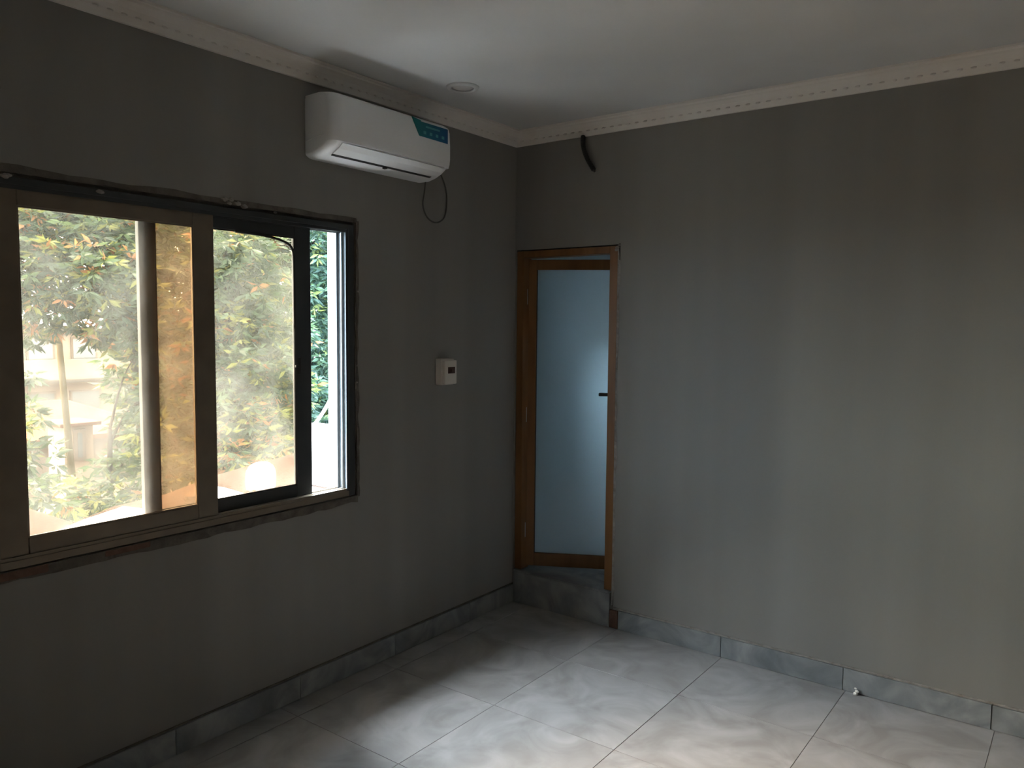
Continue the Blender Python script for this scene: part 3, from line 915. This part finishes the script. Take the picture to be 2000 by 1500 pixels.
# ------------------------------------------------------------------ outside: trees and shrubs
T1 = [(-6.17, -0.17, 2.54, 0.45), (-6.17, 0.19, 2.68, 0.5), (-6.17, 0.57, 2.61, 0.5), (-6.17, 0.85, 2.46, 0.45), (-6.17, -0.14, 2.17, 0.45), (-5.77, 0.1, 2.17, 0.5), (-5.77, 0.47, 2.08, 0.5), (-6.17, 0.06, 1.91, 0.4), (-6.17, 0.48, 1.75, 0.4), (-6.67, -0.05, 1.74, 0.35), (-5.77, 0.68, 1.75, 0.5), (-6.37, 1.47, 2.64, 0.6), (-6.37, 1.52, 2.02, 0.6), (-6.47, -0.14, 2.88, 0.5), (-6.47, 0.27, 2.99, 0.5), (-6.47, 0.78, 3.0, 0.5), (-6.47, 1.34, 3.06, 0.5), (-6.6, -0.7, 2.6, 0.6), (-7.2, 0.3, 3.2, 0.8), (-7.2, 1.3, 3.3, 0.8), (-6.9, -0.6, 3.1, 0.7)]
T2 = [(-5.17, 1.45, 2.57, 0.4), (-5.17, 1.86, 2.55, 0.4), (-5.17, 1.58, 2.12, 0.45), (-5.37, 2.21, 2.09, 0.4), (-5.17, 1.37, 1.7, 0.4), (-5.17, 1.84, 1.65, 0.45), (-5.47, 2.51, 1.58, 0.4), (-4.97, 1.36, 1.19, 0.45), (-4.97, 1.83, 1.11, 0.45), (-5.17, 2.35, 0.89, 0.4), (-4.77, 1.09, 0.71, 0.4), (-4.77, 1.47, 0.56, 0.4), (-4.97, 2.04, 0.43, 0.4), (-4.57, 1.01, 0.29, 0.35), (-4.57, 1.46, 0.24, 0.35), (-5.47, 1.05, 1.53, 0.5), (-5.37, 0.91, 0.96, 0.5), (-5.17, 0.79, 0.48, 0.5), (-4.97, 0.61, 0.14, 0.4), (-5.6, 1.9, 1.3, 0.7), (-5.6, 1.7, 2.2, 0.7), (-5.5, 1.6, 0.3, 0.6)]
T3 = [(-7.17, 4.37, 3.01, 0.5), (-7.17, 4.62, 2.55, 0.5), (-7.17, 4.31, 2.13, 0.5), (-7.17, 4.61, 1.64, 0.5), (-7.17, 4.35, 1.15, 0.5), (-7.17, 4.6, 0.65, 0.5), (-7.17, 4.28, 0.34, 0.5), (-7.67, 5.26, 2.34, 0.6), (-7.67, 5.25, 1.11, 0.6), (-6.97, 3.92, -0.09, 0.5), (-7.17, 4.7, 0.05, 0.5), (-7.67, 4.32, 3.36, 0.5), (-7.67, 3.83, 3.31, 0.5), (-7.17, 4.63, 3.44, 0.5), (-7.9, 4.6, 1.9, 0.8), (-7.9, 4.6, 0.8, 0.8), (-7.9, 4.4, 2.8, 0.8)]
B1 = [(-5.17, -0.73, 0.80, 0.2), (-5.17, -0.60, 0.88, 0.14), (-4.97, -0.80, 0.58, 0.24), (-4.77, -0.76, 0.42, 0.24), (-4.47, -0.97, 0.28, 0.3), (-5.47, -0.62, 1.08, 0.1), (-4.37, -0.82, 0.15, 0.28), (-5.47, -0.50, 1.16, 0.07), (-4.8, -0.9, -0.3, 0.5)]
B2 = [(-6.67, 1.15, 1.26, 0.28), (-6.47, 0.95, 0.95, 0.24), (-6.37, 1.08, 0.74, 0.28), (-6.17, 0.80, 0.47, 0.24), (-6.17, 0.98, 0.32, 0.3), (-5.97, 0.62, 0.08, 0.28), (-5.67, 0.65, -0.08, 0.3), (-5.57, 0.10, -0.02, 0.26), (-5.17, -0.25, -0.10, 0.26), (-5.17, 0.0, -0.05, 0.26), (-4.77, -0.05, -0.12, 0.22), (-5.17, 0.54, -0.15, 0.3), (-5.7, 0.4, -0.6, 0.6)]


def tree(name, label, cat, base, clusters, per, llen, mix, seed, trunk_r, top):
    rng = np.random.default_rng(seed)
    r = tag(empty(name, base), label, cat, 'trees and shrubs outside the window')
    b = Vector(base)
    # trunk and limbs
    bm = bmesh.new()
    cen = Vector(np.mean([c[:3] for c in clusters], axis=0))
    crown0 = Vector((cen.x - 0.25, 0.5 * cen.y + 0.5 * b.y, top))
    mid = b.lerp(crown0, 0.55) + Vector((0.1, -0.08, 0))
    tube(bm, spline([b, mid, crown0], 6), [trunk_r * (1 - 0.05 * i) for i in range(13)], 10)
    from_bm('trunk', bm, 'bark', r, smooth=True)
    spine = spline([b, mid, crown0], 6)
    for c in clusters[::2]:
        e = Vector(c[:3])
        s = min(spine, key=lambda q: abs(q.z - (e.z - 0.5)))
        bm = bmesh.new()
        m_ = s.lerp(e, 0.5) + Vector((0, 0, 0.12))
        pth = spline([s, m_, e], 5)
        tube(bm, pth, [trunk_r * (0.30 - 0.022 * i) for i in range(len(pth))], 6)
        from_bm('branch', bm, 'bark', r, smooth=True)
    V, F, MI = [], [], []
    for ci, (cx_, cy_, cz_, cr) in enumerate(clusters):
        nros = max(6, int(per * (cr / 0.4) ** 2))
        hue = rng.random()
        for q in range(nros):
            d = rng.normal(size=3); d /= np.linalg.norm(d)
            rad = cr * rng.random() ** 0.45
            pos = np.array([cx_, cy_, cz_]) + d * rad * np.array([1, 1, 0.9])
            kind = rng.choice(4, p=mix)
            if hue > 0.80 and rng.random() < 0.5:
                kind = 3 if rng.random() < 0.35 else 2
            out = d * 0.6 + np.array([0, 0, -0.15]); out /= np.linalg.norm(out)
            nl = rng.integers(6, 10)
            for l in range(nl):
                a = 2 * math.pi * l / nl + rng.random()
                side = np.array([math.cos(a), math.sin(a), rng.uniform(-0.75, 0.35)])
                ax = side + out * 0.7; ax /= np.linalg.norm(ax)
                wv = np.cross(ax, rng.normal(size=3)); wv /= np.linalg.norm(wv)
                nv = np.cross(ax, wv)
                L_ = llen * rng.uniform(0.7, 1.25); W_ = L_ * 0.15
                p0 = pos + ax * 0.015
                i0 = len(V)
                V += [p0, p0 + ax * L_ * .42 + wv * W_ + nv * L_ * .03, p0 + ax * L_ * .42 - wv * W_ + nv * L_ * .03,
                      p0 + ax * L_ * .5 - nv * L_ * .02, p0 + ax * L_ - nv * L_ * .14]
                F += [(i0, i0 + 1, i0 + 3), (i0, i0 + 3, i0 + 2), (i0 + 1, i0 + 4, i0 + 3), (i0 + 3, i0 + 4, i0 + 2)]
                kk = kind if rng.random() < 0.8 else int(rng.choice(4, p=mix))
                MI += [kk] * 4
    V = np.array(V)
    c = (V.min(0) + V.max(0)) / 2
    me = bpy.data.meshes.new('foliage')
    me.from_pydata([tuple(v) for v in (V - c)], [], F)
    for m in LEAF:
        me.materials.append(m)
    me.polygons.foreach_set('material_index', MI)
    me.update()
    o = link('foliage', me, r, tuple(c))
    o['kind'] = 'stuff'
    return r


tree('mango_tree', 'tall leafy tree with yellow and orange tips filling the top of the left pane', 'tree', (-6.9, 1.75, GZ), T1, 84, 0.125, [.42, .34, .17, .07], 1, 0.16, 2.6)
T4 = [(-12.5 + 0.8 * math.sin(3.1 * i), 4.6 + 0.95 * (i % 7), -1.2 + 0.95 * (i // 7) + 0.2 * math.cos(5.3 * i), 0.85) for i in range(49)]
tree('shade_tree', 'broad dark tree standing behind the other trees', 'tree', (-13.2, 7.4, GZ), T4, 22, 0.24, [.6, .33, .07, 0], 6, 0.22, 3.2)
tree('mango_tree', 'dense leafy tree close behind the middle pane', 'tree', (-5.6, 1.75, GZ), T2, 76, 0.125, [.5, .34, .12, .04], 2, 0.14, 2.2)
tree('mango_tree', 'bluish green leafy tree seen through the open gap of the window', 'tree', (-7.9, 4.6, GZ), T3, 60, 0.15, [.5, .42, .08, 0], 3, 0.15, 2.8)
tree('shrub', 'feathery shrub rising at the left edge of the left pane', 'shrub', (-4.9, -0.8, GZ), B1, 48, 0.12, [.6, .33, .07, 0], 4, 0.05, 0.6)
tree('shrub', 'bushy shrub right of the pole behind the left pane', 'shrub', (-6.0, 0.5, GZ), B2, 46, 0.12, [.5, .33, .14, .03], 5, 0.06, 0.5)
